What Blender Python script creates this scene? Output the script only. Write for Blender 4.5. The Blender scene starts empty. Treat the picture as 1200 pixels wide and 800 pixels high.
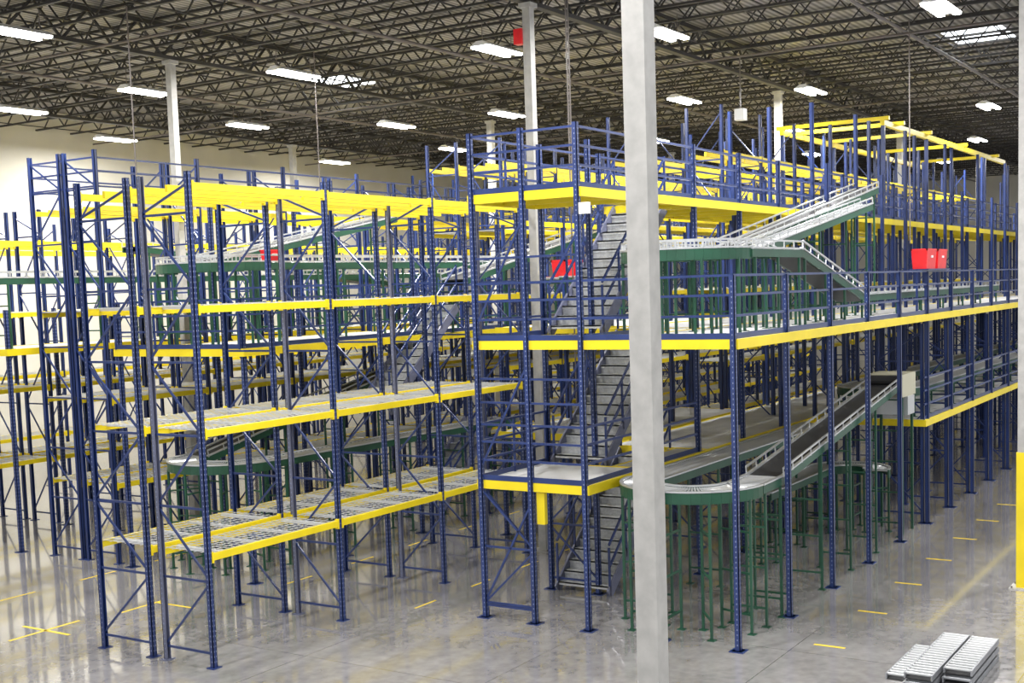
import bpy, math, random
from mathutils import Vector, Matrix
random.seed(4)
# ---------------------------------------------------------------- materials
def mat(name, col, rough=0.5, metal=0.0, noise=0.0, scale=3.0, emit=None, es=1.0):
    m = bpy.data.materials.new(name); m.use_nodes = True
    nt = m.node_tree; b = nt.nodes["Principled BSDF"]
    b.inputs["Roughness"].default_value = rough
    b.inputs["Metallic"].default_value = metal
    b.inputs["Base Color"].default_value = (*col, 1)
    if noise > 0:
        tc = nt.nodes.new("ShaderNodeTexCoord"); n = nt.nodes.new("ShaderNodeTexNoise")
        n.inputs["Scale"].default_value = scale; n.inputs["Detail"].default_value = 5
        r = nt.nodes.new("ShaderNodeValToRGB")
        r.color_ramp.elements[0].position = 0.3; r.color_ramp.elements[1].position = 0.7
        r.color_ramp.elements[0].color = (*[c*(1-noise) for c in col], 1)
        r.color_ramp.elements[1].color = (*[min(1, c*(1+noise)) for c in col], 1)
        nt.links.new(tc.outputs["Object"], n.inputs["Vector"])
        nt.links.new(n.outputs["Fac"], r.inputs["Fac"]); nt.links.new(r.outputs["Color"], b.inputs["Base Color"])
    if emit:
        b.inputs["Emission Color"].default_value = (*emit, 1); b.inputs["Emission Strength"].default_value = es
    return m
M = dict(
 blue=mat("blue_paint",(0.016,0.034,0.135),0.3,0,0.2,2),
 slate=mat("slate_paint",(0.12,0.13,0.20),0.4,0,0.15,2),
 yellow=mat("yellow_paint",(0.82,0.64,0.012),0.4,0,0.06,2),
 galv=mat("galvanised_wire",(0.62,0.63,0.64),0.4,0.3),
 deck=mat("deck_panel",(0.52,0.52,0.52),0.5,0,0.12,1.5),
 green=mat("green_paint",(0.012,0.07,0.038),0.4,0,0.2,2),
 black=mat("belt_rubber_and_gap_shade",(0.018,0.018,0.02),0.6),
 silver=mat("aluminium",(0.58,0.59,0.60),0.3,0.6),
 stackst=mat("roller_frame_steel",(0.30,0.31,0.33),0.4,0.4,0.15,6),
 red=mat("red_plastic",(0.80,0.015,0.02),0.35,0,0.1,5),
 hole=mat("punched_hole",(0.22,0.25,0.38),0.6),
 tan=mat("tan_cover",(0.50,0.48,0.36),0.5),
 col=mat("column_paint",(0.44,0.43,0.41),0.55,0,0.12,6),
 tread=mat("stair_tread",(0.48,0.49,0.50),0.4,0.2,0.15,20),
 joist=mat("joist_steel",(0.032,0.029,0.027),0.6),
 pipe=mat("pipe_steel",(0.14,0.12,0.11),0.5),
 lamp=mat("lamp_housing",(0.8,0.8,0.8),0.4),
 tube=mat("fluorescent_tube",(1,1,1),0.4,emit=(1,.98,.95),es=18),
 white=mat("white_paint",(0.8,0.8,0.8),0.5),
 mark=mat("floor_tape",(0.85,0.62,0.04),0.45),
 sky=mat("skylight_glow",(0.9,0.95,1),0.5,emit=(0.9,0.95,1),es=3.5),
)
KEYS=list(M)
# ---------------------------------------------------------------- mesh builder
class MB:
    def __init__(s): s.v=[]; s.f=[]; s.m=[]
    def hexa(s,p,m):
        o=len(s.v); s.v+= [tuple(a) for a in p]
        for q in ((0,3,2,1),(4,5,6,7),(0,1,5,4),(1,2,6,5),(2,3,7,6),(3,0,4,7)):
            s.f.append(tuple(o+i for i in q)); s.m.append(m)
    def box(s,x0,y0,z0,x1,y1,z1,m):
        s.hexa([(x0,y0,z0),(x1,y0,z0),(x1,y1,z0),(x0,y1,z0),(x0,y0,z1),(x1,y0,z1),(x1,y1,z1),(x0,y1,z1)],m)
    def bar(s,p,q,w,h,m):
        p=Vector(p);q=Vector(q);d=(q-p)
        if d.length<1e-6: return
        d.normalize(); up=Vector((0,0,1)) if abs(d.z)<0.98 else Vector((1,0,0))
        a=d.cross(up).normalized(); b=a.cross(d).normalized(); a=a*w/2; b=b*h/2
        s.hexa([p-a-b,p+a-b,p+a+b,p-a+b,q-a-b,q+a-b,q+a+b,q-a+b],m)
    def tube(s,p,q,r,m,n=6):
        p=Vector(p);q=Vector(q);d=(q-p).normalized(); up=Vector((0,0,1)) if abs(d.z)<0.98 else Vector((1,0,0))
        a=d.cross(up).normalized(); b=a.cross(d).normalized(); o=len(s.v)
        for e in (p,q):
            for i in range(n):
                t=2*math.pi*i/n; s.v.append(tuple(e+a*r*math.cos(t)+b*r*math.sin(t)))
        for i in range(n):
            j=(i+1)%n; s.f.append((o+i,o+j,o+n+j,o+n+i)); s.m.append(m)
        s.f.append(tuple(o+i for i in range(n))[::-1]); s.m.append(m)
        s.f.append(tuple(o+n+i for i in range(n))); s.m.append(m)
    def build(s,name):
        me=bpy.data.meshes.new(name); me.from_pydata(s.v,[],s.f)
        used=sorted(set(s.m),key=KEYS.index); ix={k:i for i,k in enumerate(used)}
        for k in used: me.materials.append(M[k])
        me.polygons.foreach_set("material_index",[ix[k] for k in s.m]); me.update()
        ob=bpy.data.objects.new(name,me); bpy.context.scene.collection.objects.link(ob)
        return ob
# ---------------------------------------------------------------- camera
yaw,pit,rol=0.5691,0.0881,-0.0327
fw=Vector((math.cos(yaw)*math.cos(pit),math.sin(yaw)*math.cos(pit),-math.sin(pit)))
up=Vector((math.cos(yaw)*math.sin(pit),math.sin(yaw)*math.sin(pit),math.cos(pit)))
rt=Vector((math.sin(yaw),-math.cos(yaw),0))
r2_=rt*math.cos(rol)+up*math.sin(rol); u2_=up*math.cos(rol)-rt*math.sin(rol)
R=Matrix((r2_,u2_,-fw)).transposed().to_4x4(); R.translation=Vector((0,0,6.3))
cd=bpy.data.cameras.new("camera"); cam=bpy.data.objects.new("camera",cd)
bpy.context.scene.collection.objects.link(cam); cam.matrix_world=R
cd.sensor_width=36; cd.lens=1459.5*36/1200; cd.shift_x=-4/1200; cd.shift_y=68/1200; cd.clip_end=300
bpy.context.scene.camera=cam
# ---------------------------------------------------------------- floor
def plane(name,pts,m):
    me=bpy.data.meshes.new(name); me.from_pydata(pts,[],[tuple(range(len(pts)))]); me.materials.append(m)
    ob=bpy.data.objects.new(name,me); bpy.context.scene.collection.objects.link(ob); return ob
X0,X1,Y0,Y1=-6,95,-8,43
CZ=0.62   # clear height of the roof steel above 12.4 m
fm=bpy.data.materials.new("polished_concrete"); fm.use_nodes=True; nt=fm.node_tree; b=nt.nodes["Principled BSDF"]
tc=nt.nodes.new("ShaderNodeTexCoord")
n1=nt.nodes.new("ShaderNodeTexNoise"); n1.inputs["Scale"].default_value=0.35; n1.inputs["Detail"].default_value=9; n1.inputs["Roughness"].default_value=0.65
n2=nt.nodes.new("ShaderNodeTexNoise"); n2.inputs["Scale"].default_value=5; n2.inputs["Detail"].default_value=6
mx=nt.nodes.new("ShaderNodeMix"); mx.data_type='FLOAT'; mx.inputs[0].default_value=0.35
nt.links.new(tc.outputs["Object"],n1.inputs["Vector"]); nt.links.new(tc.outputs["Object"],n2.inputs["Vector"])
nt.links.new(n1.outputs["Fac"],mx.inputs[2]); nt.links.new(n2.outputs["Fac"],mx.inputs[3])
rp=nt.nodes.new("ShaderNodeValToRGB"); rp.color_ramp.elements[0].position=0.35; rp.color_ramp.elements[1].position=0.65
rp.color_ramp.elements[0].color=(0.19,0.182,0.18,1); rp.color_ramp.elements[1].color=(0.38,0.365,0.36,1)
nt.links.new(mx.outputs[0],rp.inputs["Fac"])
br=nt.nodes.new("ShaderNodeTexBrick"); br.offset=0; br.inputs["Scale"].default_value=1; br.inputs["Brick Width"].default_value=4; br.inputs["Row Height"].default_value=3.7
br.inputs["Mortar Size"].default_value=0.008; br.inputs["Color1"].default_value=(1,1,1,1); br.inputs["Color2"].default_value=(1,1,1,1); br.inputs["Mortar"].default_value=(0.45,0.43,0.4,1)
nt.links.new(tc.outputs["Object"],br.inputs["Vector"])
mm=nt.nodes.new("ShaderNodeMix"); mm.data_type='RGBA'; mm.blend_type='MULTIPLY'; mm.inputs[0].default_value=1
nt.links.new(rp.outputs["Color"],mm.inputs[6]); nt.links.new(br.outputs["Color"],mm.inputs[7]); nt.links.new(mm.outputs[2],b.inputs["Base Color"])
mr=nt.nodes.new("ShaderNodeMapRange"); mr.inputs[1].default_value=.3; mr.inputs[2].default_value=.7; mr.inputs[3].default_value=0.1; mr.inputs[4].default_value=0.2
nt.links.new(n2.outputs["Fac"],mr.inputs[0]); nt.links.new(mr.outputs[0],b.inputs["Roughness"])
b.inputs["IOR"].default_value=1.5
b.inputs["Coat Weight"].default_value=0.9; b.inputs["Coat Roughness"].default_value=0.06; b.inputs["Coat IOR"].default_value=2.0
plane("floor",[(X0,Y0,0),(X1,Y0,0),(X1,Y1,0),(X0,Y1,0)],fm)
# walls
wm=mat("wall_concrete",(0.60,0.575,0.50),0.8,0,0.08,0.5)
ZC=13.4+CZ
plane("wall_north",[(X0,Y1,0),(X1,Y1,0),(X1,Y1,ZC),(X0,Y1,ZC)],wm)
plane("wall_east",[(X1,Y1,0),(X1,Y0,0),(X1,Y0,ZC),(X1,Y1,ZC)],wm)
cm=bpy.data.materials.new("ribbed_roof_deck"); cm.use_nodes=True; nt=cm.node_tree; b=nt.nodes["Principled BSDF"]
tc=nt.nodes.new("ShaderNodeTexCoord"); w=nt.nodes.new("ShaderNodeTexWave"); w.bands_direction='Y'; w.inputs["Scale"].default_value=1.6
r2=nt.nodes.new("ShaderNodeValToRGB"); r2.color_ramp.elements[0].color=(0.13,0.122,0.115,1); r2.color_ramp.elements[1].color=(0.37,0.35,0.33,1)
nt.links.new(tc.outputs["Object"],w.inputs["Vector"]); nt.links.new(w.outputs["Fac"],r2.inputs["Fac"]); nt.links.new(r2.outputs["Color"],b.inputs["Base Color"])
b.inputs["Roughness"].default_value=0.7
plane("ceiling",[(X0,Y0,ZC),(X0,Y1,ZC),(X1,Y1,ZC),(X1,Y0,ZC)],cm)
# joists along Y, girders along X
jb=MB(); jl,jh=12.6+CZ,13.3+CZ
x=X0+0.4
while x<X1-1:
    jb.bar((x,Y0+.2,jh),(x,Y1-.1,jh),.12,.07,"joist"); jb.bar((x,Y0+.2,jl),(x,Y1-.1,jl),.1,.06,"joist")
    y=Y0+.2; k=0
    while y<Y1-.7:
        a,bz=(jl,jh) if k%2 else (jh,jl)
        jb.bar((x,y,a),(x,y+.62,bz),.035,.035,"joist"); y+=.62;k+=1
    x+=1.65
jb.build("roof_joists")
gb=MB(); gl,gh=12.35+CZ,13.2+CZ
for gy in (4.9,15.6,26.7,37.8):
    gb.bar((X0,gy,gh),(X1-.1,gy,gh),.2,.12,"joist"); gb.bar((X0,gy,gl),(X1-.1,gy,gl),.2,.1,"joist")
    x=X0;k=0
    while x<X1-1:
        a,bz=(gl,gh) if k%2 else (gh,gl)
        gb.bar((x,gy,a),(x+.82,gy,bz),.06,.06,"joist"); x+=.82;k+=1
y=Y0+1.5
while y<Y1:
    gb.bar((X0,y,12.62+CZ),(X1-.1,y,12.62+CZ),.035,.035,"joist"); gb.bar((X0,y+.4,gh),(X1-.1,y+.4,gh),.035,.035,"joist")
    y+=2.7
gb.build("roof_girders")
pb=MB()
for py in (9.5,20.5,31.5): pb.tube((X0+.2,py,12.35+CZ),(X1-.2,py,12.35+CZ),.05,"pipe")
for px in (22,35,48): pb.tube((px,Y0+.2,12.25+CZ),(px,Y1-.2,12.25+CZ),.035,"pipe")
pb.build("sprinkler_pipes")
# ---------------------------------------------------------------- columns
def column(x,y,w=.23,red=False,ybase=False):
    b=MB(); h=w/2; zt=12.3+CZ
    b.box(x-h,y-h,0.02,x+h,y+h,zt,"col"); b.box(x-.25,y-.25,0,x+.25,y+.25,.02,"col")
    b.box(x-.16,y-.16,zt-.1,x+.16,y+.16,zt,"col")
    for sx in (-1,1):
        for sy in (-1,1): b.tube((x+sx*.2,y+sy*.2,.02),(x+sx*.2,y+sy*.2,.06),.018,"pipe",6)
    if ybase: b.box(x-h-.02,y-h-.02,.02,x+h+.02,y+h+.02,2.75,"yellow")
    if red: b.box(x-h-.06,y+h,12.0,x+h-.06,y+h+.22,12.35,"red")
    b.build("steel_column")
column(10.1,5.05,.215); column(25.35,15.3+.22,.2,True); column(24.7,26.8,.2); column(42.6,15.9,.23); column(26.15,4.74,.22,ybase=True)
for c in ((41.5,27.3),(41.6,37.8),(58,15.9),(58,27.3),(58,4.9),(42,4.9),(24.7,38.1),(74,15.9),(74,4.9)): column(*c)
# ---------------------------------------------------------------- racks
def upright(b,x,y,z0,z1,m="blue",w=.088,holes=False,s=-1):
    h=w/2; t=.014
    b.box(x-h,y-h,z0,x+h,y-h+t,z1,m) if s<0 else b.box(x-h,y+h-t,z0,x+h,y+h,z1,m)
    b.box(x-h,y-h,z0,x-h+t,y+h,z1,m); b.box(x+h-t,y-h,z0,x+h,y+h,z1,m)
    if z0<.1: b.box(x-.1,y-.09,0,x+.1,y+.09,.015,m)
    if holes:
        yy=y+s*(h+.002); z=z0+.1
        while z<z1-.05:
            for dx in (-.022,.022):
                b.box(x+dx-.006,yy-.001,z,x+dx+.006,yy+.001,z+.028,"hole")
            b.box(x-h-.003,y-.008,z,x-h-.001,y+.008,z+.028,"hole")
            z+=.09
def frame(b,x,y0,y1,h,m0="blue",m1="blue",holes=False,step=1.25,z0=0,phase=0):
    upright(b,x,y0,z0,h,m0,holes=holes,s=-1); upright(b,x,y1,z0,h,m1,holes=holes,s=1)
    z=z0+.25;k=phase
    while z<h-.2:
        b.bar((x,y0,z),(x,y1,z),.03,.04,m0)
        z2=min(z+step,h-.15)
        if k%2: b.bar((x,y0,z+.04),(x,y1,z2-.04),.03,.035,m0)
        else: b.bar((x,y1,z+.04),(x,y0,z2-.04),.03,.035,m0)
        z+=step;k+=1
def rack(name,x0,nb,bay,rows,levels,h,near=False,slate=False,rails=False,step=1.25):
    b=MB()
    for ri,(y0,y1) in enumerate(rows):
        for i in range(nb+1):
            x=x0+i*bay
            frame(b,x,y0,y1,h,"blue",("slate" if slate and ri==0 else "blue"),holes=near,step=step,phase=i)
        for i in range(nb):
            xa=x0+i*bay+.05; xb=x0+(i+1)*bay-.05
            for lz,st in levels:
                for y in (y0-.02,y1+.02):
                    b.box(xa,y-.03,lz-.12,xb,y+.03,lz,"yellow")
                    b.box(xa-.01,y-.035,lz-.16,xa+.035,y+.035,lz+.03,"yellow"); b.box(xb-.035,y-.035,lz-.16,xb+.01,y+.035,lz+.03,"yellow")
                if st=='wire':
                    n=int((xb-xa)/.14)
                    for k in range(n):
                        xx=xa+.04+k*.14; b.box(xx,y0,lz+.004,xx+.011,y1,lz+.013,"galv")
                    for k in range(7):
                        yy=y0+.04+k*(y1-y0-.08)/6; b.box(xa,yy-.004,lz-.004,xb,yy+.006,lz+.004,"galv")
                    for k in range(4):
                        xx=xa+.3+k*(xb-xa-.6)/3; b.box(xx-.03,y0,lz-.05,xx+.03,y1,lz-.005,"galv")
                elif st=='solid':
                    b.box(xa,y0+.01,lz,xb,y1-.01,lz+.03,"deck")
                elif st=='joist':
                    yy=(y0+y1)/2; b.box(xa,yy-.03,lz-.12,xb,yy+.03,lz,"yellow")
                elif st=='semi' :
                    n=int((xb-xa)/.2)
                    for k in range(n): b.box(xa+.05+k*.2,y0,lz-.01,xa+.10+k*.2,y1,lz+.01,"galv")
                    for k in range(4):
                        yy=y0+.1+k*(y1-y0-.2)/3; b.box(xa,yy-.012,lz-.02,xb,yy+.012,lz-.01,"galv")
    if rails:
        xa=x0; xb=x0+nb*bay; ya=rows[0][0]; yb=rows[-1][1]; lz=max(l for l,_ in levels)
        for r in (.45,.8,1.12):
            b.bar((xa,ya,lz+r),(xb,ya,lz+r),.04,.04,"blue"); b.bar((xa,yb,lz+r),(xb,yb,lz+r),.04,.04,"blue"); b.bar((xa,ya,lz+r),(xa,yb,lz+r),.04,.04,"blue")
    return b.build(name)
LV=[(1.98,'wire'),(4.1,'wire'),(6.2,'wire'),(8.25,'joist')]
LB=[(1.95,'semi'),(4.0,'semi'),(6.1,'solid'),(8.1,'joist')]
rack("pallet_rack",14.75,3,3.39,[(15.75,16.9),(17.26,18.55)],LV,8.43,near=True,slate=True)
rack("pallet_rack",19.8,8,3.2,[(24.2,25.3),(25.5,26.6)],LB[:3]+[(8.6,'joist')],9.9,rails=True)
rack("pallet_rack",16.5,10,3.2,[(30.5,31.6),(32,33.1)],LB,9.0,step=1.6)
rack("pallet_rack",18,12,3.2,[(36,37.1)],LB,9.0,step=1.6)
TL=[(1.95,'semi'),(4.0,'semi'),(6.1,'solid'),(8.1,'solid'),(10.1,'joist')]
rack("pallet_rack",31.5,9,3.2,[(20.4,21.5),(22,23.1)],TL,10.8,step=1.6)
rack("pallet_rack",34,11,3.0,[(14.4,15.5),(17.0,18.1)],TL,11.4,step=1.6)
rack("pallet_rack",46,8,3.2,[(25,26.1),(28,29.1)],TL,11.6,step=1.8)
rack("pallet_rack",46,8,3.2,[(33.5,34.6)],TL,11.6,step=1.8)
# ---------------------------------------------------------------- mezzanine right
def rails(b,p,q,z,n=3,step=None,posts=True):
    p=Vector((*p,z));q=Vector((*q,z))
    for r in ((.4,.75,1.08) if n==3 else (.55,1.08)):
        b.bar(p+Vector((0,0,r)),q+Vector((0,0,r)),.04,.042,"blue")
    b.bar(p+Vector((0,0,.06)),q+Vector((0,0,.06)),.01,.1,"blue")
    if posts:
        L=(q-p).length; k=max(1,round(L/1.25))
        for i in range(k+1):
            a=p.lerp(q,i/k); b.bar(a,a+Vector((0,0,1.08)),.04,.04,"blue")
def post(b,x,y,z1,z0=0,w=.095):
    upright(b,x,y,z0,z1,"blue",w=w,holes=(x<28),s=-1)
    b.box(x-.13,y-.13,0,x+.13,y+.13,.015,"blue") if z0<.1 else None
def deck(b,x0,y0,x1,y1,z,edge=.16,joist=1.2):
    b.box(x0+.03,y0+.03,z-.03,x1-.03,y1-.03,z,"deck")
    for (a,c) in ((y0,y0+.06),(y1-.06,y1)): b.box(x0,a,z-edge,x1,c,z+.01,"yellow")
    for (a,c) in ((x0,x0+.06),(x1-.06,x1)): b.box(a,y0+.06,z-edge,c,y1-.06,z+.01,"yellow")
    x=x0+joist
    while x<x1-.2:
        b.box(x-.03,y0+.06,z-edge,x+.03,y1-.06,z-.03,"yellow"); x+=joist
S=2.506; XE=19.58; YM=8.15; T1,T2,T3=11.08,12.24,13.36; Z1,Z2,Z3=2.68,5.34,8.08
mz=MB()
N=20
for k in range(N+1):
    x=XE+k*S
    post(mz,x,YM,Z2+1.08)
    far=x>31.9
    if k==0: post(mz,x,9.6,Z2+1.08)
    if far:
        frame(mz,x,YM+.12,9.4,5.1,step=1.3,phase=k)
        post(mz,x,10.7,9.3 if k%2 else 10.8)
    hh=9.23 if k<5 else (10.9 if k%2 else 9.2)
    for y in (T1,T2,T3): post(mz,x,y,hh)
    z=.25;j=k
    while z<2.3 or (far and z<7):
        mz.bar((x,T2,z),(x,T3,z),.03,.04,"blue")
        mz.bar((x,T2 if j%2 else T3,z+.04),(x,T3 if j%2 else T2,z+1.1),.03,.035,"blue"); z+=1.15;j+=1
XF=XE+N*S; YD=T1-.08; YU=T3+.1; XS=22.0; XT=25.0; YW=T1+.75
deck(mz,XE,YM-.09,XF,YD,Z2)
for z in (Z1,Z2,Z3):
    deck(mz,XE,YD,XS,YU,z); deck(mz,XS,YD,XT,YW,z); deck(mz,XT,YD,XF,YU,z)
deck(mz,31.8,YM-.05,XF,YD,Z1)
rails(mz,(XE,YM),(XF,YM),Z2,posts=False); rails(mz,(XE,YM),(XE,T1),Z2)
for z in (Z1,Z2,Z3):
    rails(mz,(XE,T1),(XE,T3),z); rails(mz,(XE,T3),(XS,T3),z)
rails(mz,(XE,T1),(XF,T1),Z3,posts=False); rails(mz,(XS,T3),(XF,T3),Z3,posts=False)
rails(mz,(XE,T1),(24.7,T1),Z1,posts=False); rails(mz,(XE,T1),(XS,T1),Z2,posts=False)
rails(mz,(31.8,YM),(XF,YM),Z1,posts=False)
for z in (Z1+1.5,Z1+1.95,Z2+1.55): mz.bar((XE,T1,z),(XE,T3,z),.04,.04,"blue")
for (za,zb) in ((.3,2.3),(2.9,4.9),(5.6,7.6)):
    mz.bar((XE,T3,za),(XE,T2,zb),.03,.04,"blue")
mz.bar((XE,T2,.3),(XE,T3,.3),.03,.045,"blue")
mz.box(XE+.05,T2-.25,1.9,XE+.15,T2-.08,2.5,"yellow")
mz.box(XE-.1,T1-.28,7.6,XE-.02,T1-.08,7.8,"white")
mz.build("mezzanine_platform")
# ---------------------------------------------------------------- staircases
def stairs(x0,z0,x1,z1,y0,y1,name="staircase"):
    b=MB(); n=13
    for y in (y0,y1):
        b.bar((x0-.05,y,z0+.02),(x1,y,z1-.1),.04,.24,"slate")
        for r in (.5,.95):
            b.bar((x0,y,z0+r+.1),(x1,y,z1+r),.04,.04,"blue")
        for i in range(5):
            t=i/4; xx=x0+(x1-x0)*t; zz=z0+(z1-z0)*t; b.bar((xx,y,zz),(xx,y,zz+1.0),.04,.04,"blue")
    for i in range(n):
        t=(i+.5)/n; xx=x0+(x1-x0)*t; zz=z0+(z1-z0)*(i+1)/(n+1)
        b.box(xx-.12,y0+.03,zz-.03,xx+.14,y1-.03,zz,"tread"); b.box(xx-.12,y0+.03,zz-.07,xx-.11,y1-.03,zz,"tread")
        b.box(xx+.13,y0+.03,zz,xx+.14,y1-.03,zz+.14,"tread")
    b.build(name)
for a,c in ((0,Z1),(Z1,Z2),(Z2,Z3)): stairs(XS+.03,a,XT,c,YW+.12,T3-.18)
stairs(27.5,0,30.5,2.6,20.3,21.3) ; stairs(24.0,3.4,27.0,6.0,19.0,20.0)
# ---------------------------------------------------------------- conveyors
def legs(b,p,side,w,zf):
    z=p.z-.15
    for s in (-1,1):
        a=p+side*s*w/2; b.bar((a.x,a.y,zf),(a.x,a.y,z),.045,.045,"green"); b.box(a.x-.07,a.y-.07,zf,a.x+.07,a.y+.07,zf+.012,"green")
    h=zf+.35
    while h<z-.2:
        q=p+side*w/2;r=p-side*w/2; b.bar((q.x,q.y,h),(r.x,r.y,h),.035,.035,"green"); h+=.75
def straight(b,p,q,w,kind="roller",zf=0,leg=1.8,guard=False,rs=.1):
    p=Vector(p);q=Vector(q);d=(q-p);L=d.length;d.normalize(); side=Vector((0,0,1)).cross(d).normalized(); up=d.cross(side)
    if up.z<0: up=-up
    for s in (-1,1):
        o=side*s*w/2
        b.bar(p+o-up*.07,q+o-up*.07,.04,.15,"green"); b.bar(p+o+up*.03,q+o+up*.03,.07,.03,"silver")
        if guard:
            b.bar(p+o*1.08+up*.17,q+o*1.08+up*.17,.03,.035,"silver")
            k=int(L/.5)
            for i in range(k+1):
                a=p+d*(L*i/k)+o*1.08; b.bar(a,a+up*.17,.02,.02,"silver")
    if kind=="belt":
        b.bar(p,q,w-.06,.03,"black"); b.bar(p-up*.14,q-up*.14,w-.06,.02,"black")
    else:
        n=int(L/rs)
        for i in range(n):
            a=p+d*(L*(i+.5)/n)-up*.01; b.tube(a-side*(w/2-.03),a+side*(w/2-.03),.028,"silver",6)
    if leg:
        k=max(1,int(L/leg))
        for i in range(k+1):
            a=p.lerp(q,(i+.15)/(k+.3)); legs(b,a,side,w,zf)
def curve(b,cx,cy,z,ri,ro,a0,a1,zf=0,nleg=5,guard=False):
    n=24
    for i in range(n):
        t0=math.radians(a0+(a1-a0)*i/n);t1=math.radians(a0+(a1-a0)*(i+1)/n)
        for r in (ri,ro):
            p=Vector((cx+r*math.cos(t0),cy+r*math.sin(t0),z)); q=Vector((cx+r*math.cos(t1),cy+r*math.sin(t1),z))
            b.bar(p-Vector((0,0,.08)),q-Vector((0,0,.08)),.04,.2,"green"); b.bar(p+Vector((0,0,.04)),q+Vector((0,0,.04)),.06,.03,"silver")
            if guard: b.bar(p+Vector((0,0,.18)),q+Vector((0,0,.18)),.03,.035,"silver"); b.bar(p,p+Vector((0,0,.18)),.02,.02,"silver")
        for tt in (t0,(t0+t1)/2):
            c,s=math.cos(tt),math.sin(tt); b.tube((cx+(ri+.02)*c,cy+(ri+.02)*s,z),(cx+(ro-.02)*c,cy+(ro-.02)*s,z),.02,"silver",6)
    for i in range(nleg):
        t=math.radians(a0+(a1-a0)*(i+.5)/nleg); side=Vector((math.cos(t),math.sin(t),0))
        legs(b,Vector((cx,cy,z))+side*(ri+ro)/2,side,ro-ri,zf)
ZL=2.62
b=MB(); curve(b,21.05,9.6,ZL,.64,1.34,90,270,0,5); straight(b,(21.05,10.59,ZL),(31,10.59,ZL),.68,"roller",0,2.2); b.build("roller_conveyor")
b=MB(); straight(b,(21.1,8.61,ZL),(22.1,8.61,ZL+.02),.68,"roller",0,1.0,False); straight(b,(22.1,8.61,ZL+.02),(30.4,8.66,3.75),.68,"belt",0,1.7,True)
b.box(30.2,8.25,3.4,31.4,9.15,3.95,"tan"); b.box(30.5,8.2,2.95,31.1,9.2,3.4,"silver"); b.tube((30.1,8.3,3.82),(30.1,9.1,3.82),.12,"black",12)
for x in (30.4,31.3):
    for y in (8.32,9.08): b.bar((x,y,0),(x,y,3.4),.06,.06,"green")
b.build("belt_conveyor")
b=MB(); curve(b,33.2,9.6,3.4,.5,1.15,90,270,Z1,3); straight(b,(33.2,8.78,3.4),(58,8.78,3.4),.6,"roller",Z1,2.5,rs=.2); straight(b,(33.2,10.42,3.4),(58,10.42,3.4),.6,"roller",Z1,2.5,rs=.2); b.build("roller_conveyor")
b=MB(); curve(b,30.2,9.6,1.6,.4,1.0,-90,90,0,3); straight(b,(26,10.3,1.6),(30.2,10.3,1.6),.6,"roller",0,2.0); b.build("roller_conveyor")
b=MB(); curve(b,21.7,9.92,6.9,.57,1.24,90,270,Z2,5,True); straight(b,(21.7,9.0,6.9),(24.4,9.0,6.9),.7,"roller",Z2,1.2,True); straight(b,(21.7,10.75,6.9),(24.4,10.75,6.9),.6,"roller",Z2,1.2,True); b.build("roller_conveyor")
b=MB(); straight(b,(24.4,9.0,6.92),(29.1,9.15,5.9),.66,"belt",Z2,1.6,True); straight(b,(29.1,9.15,5.9),(44,9.15,5.9),.66,"roller",Z2,2.4,True,rs=.2); b.build("belt_conveyor")
b=MB(); straight(b,(24.4,10.5,6.92),(34.6,10.4,8.75),.62,"belt",Z2,2.2,True); straight(b,(24.4,9.85,6.92),(32.6,9.8,8.2),.3,"roller",Z2,3.0,True); b.build("belt_conveyor")
for (z,zf) in ((2.5,0),(7.1,5.2)):
    b=MB(); curve(b,21.2,21.7,z,.75,1.45,90,270,zf,5,z>5); straight(b,(21.2,20.6,z),(31,20.2,z),.7,"roller",zf,2.2,z>5,rs=.15); straight(b,(21.2,22.8,z),(29,22.8,z+ (1.6 if z<5 else 1.4)),.7,"belt",zf,2.2,True); b.build("roller_conveyor")
b=MB(); straight(b,(25,29.2,7.9),(38,29.2,6.6),.7,"belt",5.2,2.6,True); straight(b,(19.5,28.3,7.0),(40,28.3,7.0),.7,"roller",5.2,2.6,True,rs=.25)
b.build("belt_conveyor")
b=MB(); straight(b,(27,19.1,6.6),(36,19.1,8.3),.7,"belt",5.2,2.6,True); b.build("belt_conveyor")
b=MB(); straight(b,(26.6,15.9,6.55),(33.2,15.9,6.55),.6,"roller",Z2,2.0,False,rs=.15); b.build("roller_conveyor")
b=MB()
for i in range(10):
    x=19.7+i*3.1
    for y in (19.6,23.6): post(b,x,y,9.0 if i%3 else 6.3)
deck(b,19.6,19.5,48,23.7,5.2,joist=2.0)
rails(b,(19.6,19.6),(48,19.6),5.2,posts=False); rails(b,(19.6,19.6),(19.6,23.6),5.2)
b.build("mezzanine_platform")
b=MB()
for i in range(6):
    x=19.7+i*3.1
    for y in (27.8,30.0): post(b,x,y,6.2)
deck(b,19.6,27.7,42,30.1,5.2,joist=2.0); b.build("mezzanine_platform")
b=MB()
for x in (26.6,29.9,33.2):
    for y in (14.2,17.4): post(b,x,y,8.2)
    b.bar((x,14.2,.4),(x,17.4,2.4),.035,.045,"blue")
for z in (Z1,Z2): deck(b,26.5,13.6,33.4,17.5,z,joist=1.7)
for y in (14.2,17.4): b.box(26.55,y-.03,7.95,33.25,y+.03,8.08,"yellow")
b.build("mezzanine_platform")
# overhead yellow rail frame, far right
b=MB()
for (xx,yy) in ((41.1,11.8),(46.5,11.8),(41.1,15.2),(46.5,15.2),(56,11.8),(56,15.2)): b.box(xx-.06,yy-.06,Z3,xx+.06,yy+.06,11.2,"blue")
for yy in (11.8,15.2): b.box(41,yy-.07,11.2,60,yy+.07,11.37,"yellow")
for xx in (41.1,42.9,46.5,52,58): b.box(xx-.07,11.6,11.37,xx+.07,15.4,11.49,"yellow")
b.build("overhead_rail_frame")
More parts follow.
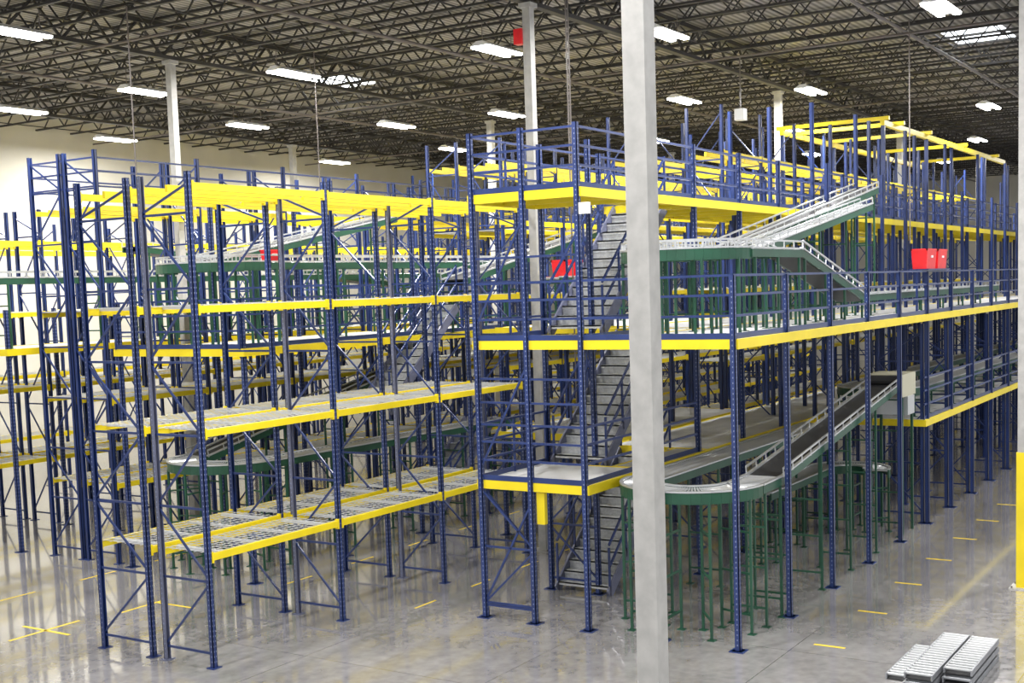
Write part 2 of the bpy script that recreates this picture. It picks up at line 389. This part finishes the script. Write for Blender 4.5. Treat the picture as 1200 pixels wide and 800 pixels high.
# ---------------------------------------------------------------- totes
def tote(x,y,z,name="red_tote",l=.5,w=.38,h=.42):
    b=MB(); t=.02; e=.03
    b.box(x-l/2+e,y-w/2+e,z,x+l/2-e,y+w/2-e,z+t,"red")
    for s in (-1,1):
        b.hexa([(x-l/2+e,y+s*(w/2-e)-t/2,z),(x+l/2-e,y+s*(w/2-e)-t/2,z),(x+l/2-e,y+s*(w/2-e)+t/2,z),(x-l/2+e,y+s*(w/2-e)+t/2,z),
                (x-l/2,y+s*w/2-t/2,z+h),(x+l/2,y+s*w/2-t/2,z+h),(x+l/2,y+s*w/2+t/2,z+h),(x-l/2,y+s*w/2+t/2,z+h)],"red")
        b.hexa([(x+s*(l/2-e)-t/2,y-w/2+e,z),(x+s*(l/2-e)+t/2,y-w/2+e,z),(x+s*(l/2-e)+t/2,y+w/2-e,z),(x+s*(l/2-e)-t/2,y+w/2-e,z),
                (x+s*l/2-t/2,y-w/2,z+h),(x+s*l/2+t/2,y-w/2,z+h),(x+s*l/2+t/2,y+w/2,z+h),(x+s*l/2-t/2,y+w/2,z+h)],"red")
        b.box(x-l/2-.02,y+s*w/2-.02,z+h-.04,x+l/2+.02,y+s*w/2+.02,z+h,"red"); b.box(x+s*l/2-.02,y-w/2-.02,z+h-.04,x+s*l/2+.02,y+w/2+.02,z+h,"red")
        b.box(x-.08,y+s*w/2-.022,z+h*.55,x+.08,y+s*w/2+.022,z+h*.66,"white")
    return b.build(name)
sb=MB(); sb.box(31.7,8.0,6.45,33.9,8.5,6.48,"blue")
for xx in (31.75,33.85): sb.bar((xx,8.3,Z2),(xx,8.3,6.45),.05,.05,"blue")
sb.build("tote_stand")
tote(32.25,8.25,6.48,l=.92,h=.5); tote(33.35,8.25,6.48,l=.92,h=.5)
tote(27.3,15.9,6.58); tote(27.9,15.9,6.58); tote(21.7,20.58,7.13,l=.3,w=.3,h=.28)
# ---------------------------------------------------------------- floor marks
b=MB()
def mk(x0,y0,x1,y1): b.box(x0,y0,.001,x1,y1,.004,"mark")
mk(14.2,20.58,15.8,20.65); mk(14.97,19.9,15.04,21.3); mk(16.6,20.3,17.8,20.36); mk(17.5,19.2,17.56,20.3)
for k in range(5): mk(19.5+k*2,15.0,20.2+k*2,15.05); mk(20+k*2.2,18.9,20.8+k*2.2,18.95); mk(16+k*2.2,23.6,17.0+k*2.2,23.65)
for k in range(9): mk(20.5+k*2.5,6.6,20.57+k*2.5,7.15)
b.build("floor_marking_tape")
# ---------------------------------------------------------------- stacked roller sections
b=MB()
for (y,zs,x0,x1) in ((4.4,3,18.9,21.0),(4.86,3,18.4,21.0),(5.32,1,19.2,21.0)):
    for k in range(zs):
        z=.005+k*.13; xo=x0+.08*k
        b.box(xo,y-.19,z,x1,y+.19,z+.01,"black")  # black sheet added as painted shade in the gaps under the rollers
        for s in (-.2,.2): b.box(xo,y+s-.012,z,x1,y+s+.012,z+.09,"stackst")
        xx=xo+.06
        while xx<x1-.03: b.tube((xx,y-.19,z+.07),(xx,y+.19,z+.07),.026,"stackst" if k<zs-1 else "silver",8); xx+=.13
b.build("roller_section_stack")
b=MB()
for (x,y,z1) in ((24.8,14.2,3.6),(24.9,14.2,8),(20.5,23.6,9.3),(27.5,24.0,9),(34.9,9.3,7.2)): b.tube((x,y,z1),(x,y,12.6+CZ),.018,"pipe",5)
b.build("hanging_cables")
b=MB(); b.box(36.9,14.9,11.3,37.2,15.2,11.65,"white"); b.tube((37.05,15.05,11.65),(37.05,15.05,12.6+CZ),.02,"pipe",5); b.build("wireless_access_box")
# ---------------------------------------------------------------- lights
LP=[(27,25.2),(33.9,33.8),(28,18.9),(38.4,25.3),(37.8,29.9),(41.2,14.9),(29.1,14.5),(40,19),(30.8,8.1),(26,36.2),(18.5,26.1),(26.2,30.5),(52,19.2),
    (46,33),(50,25),(50,11),(62,14),(62,22),(62,31),(72,18),(72,10),(15,19),(15,11),(7,17),(8,8),(19,3),(31,1),(3,1),(42,3),(23,10.6),(16,33),(33,40),(46,40),(20,40)]  # lamps around the camera and beside the north wall are added to brighten them
for i,(x,y) in enumerate(LP):
    x+=.35; y-=.55
    z=12.02+CZ; b=MB(); hl=.85
    b.hexa([(x-hl,y-.3,z),(x+hl,y-.3,z),(x+hl,y+.3,z),(x-hl,y+.3,z),(x-hl,y-.1,z+.12),(x+hl,y-.1,z+.12),(x+hl,y+.1,z+.12),(x-hl,y+.1,z+.12)],"lamp")
    for s in (-1,1):
        b.bar((x+s*.7,y,z+.1),(x+s*.7,y,12.6+CZ),.015,.015,"pipe")
        b.box(x-hl+.02,y+s*.19-.08,z-.05,x+hl-.02,y+s*.19+.08,z-.001,"tube")
    ob=b.build("ceiling_light")
    ld=bpy.data.lights.new("tube_light","AREA"); ld.shape='RECTANGLE'; ld.size=1.65; ld.size_y=.5; ld.energy=640; ld.color=(1,.99,.975)
    lo=bpy.data.objects.new("tube_light",ld); bpy.context.scene.collection.objects.link(lo); lo.location=(x,y,z-.06); lo.parent=ob
def skylight(x,y,lx,ly):
    b=MB(); b.box(x-lx/2,y-ly/2,ZC-.04,x+lx/2,y+ly/2,ZC-.01,"sky"); b.build("skylight")
skylight(42.6,9.2,2.8,1.8); skylight(35.4,29.8,2.4,1.6)
# ---------------------------------------------------------------- world
w=bpy.data.worlds.new("world"); bpy.context.scene.world=w; w.use_nodes=True
w.node_tree.nodes["Background"].inputs[0].default_value=(.96,.98,1,1); w.node_tree.nodes["Background"].inputs[1].default_value=0.85
sc=bpy.context.scene; sc.view_settings.view_transform='Standard'; sc.view_settings.exposure=0.3
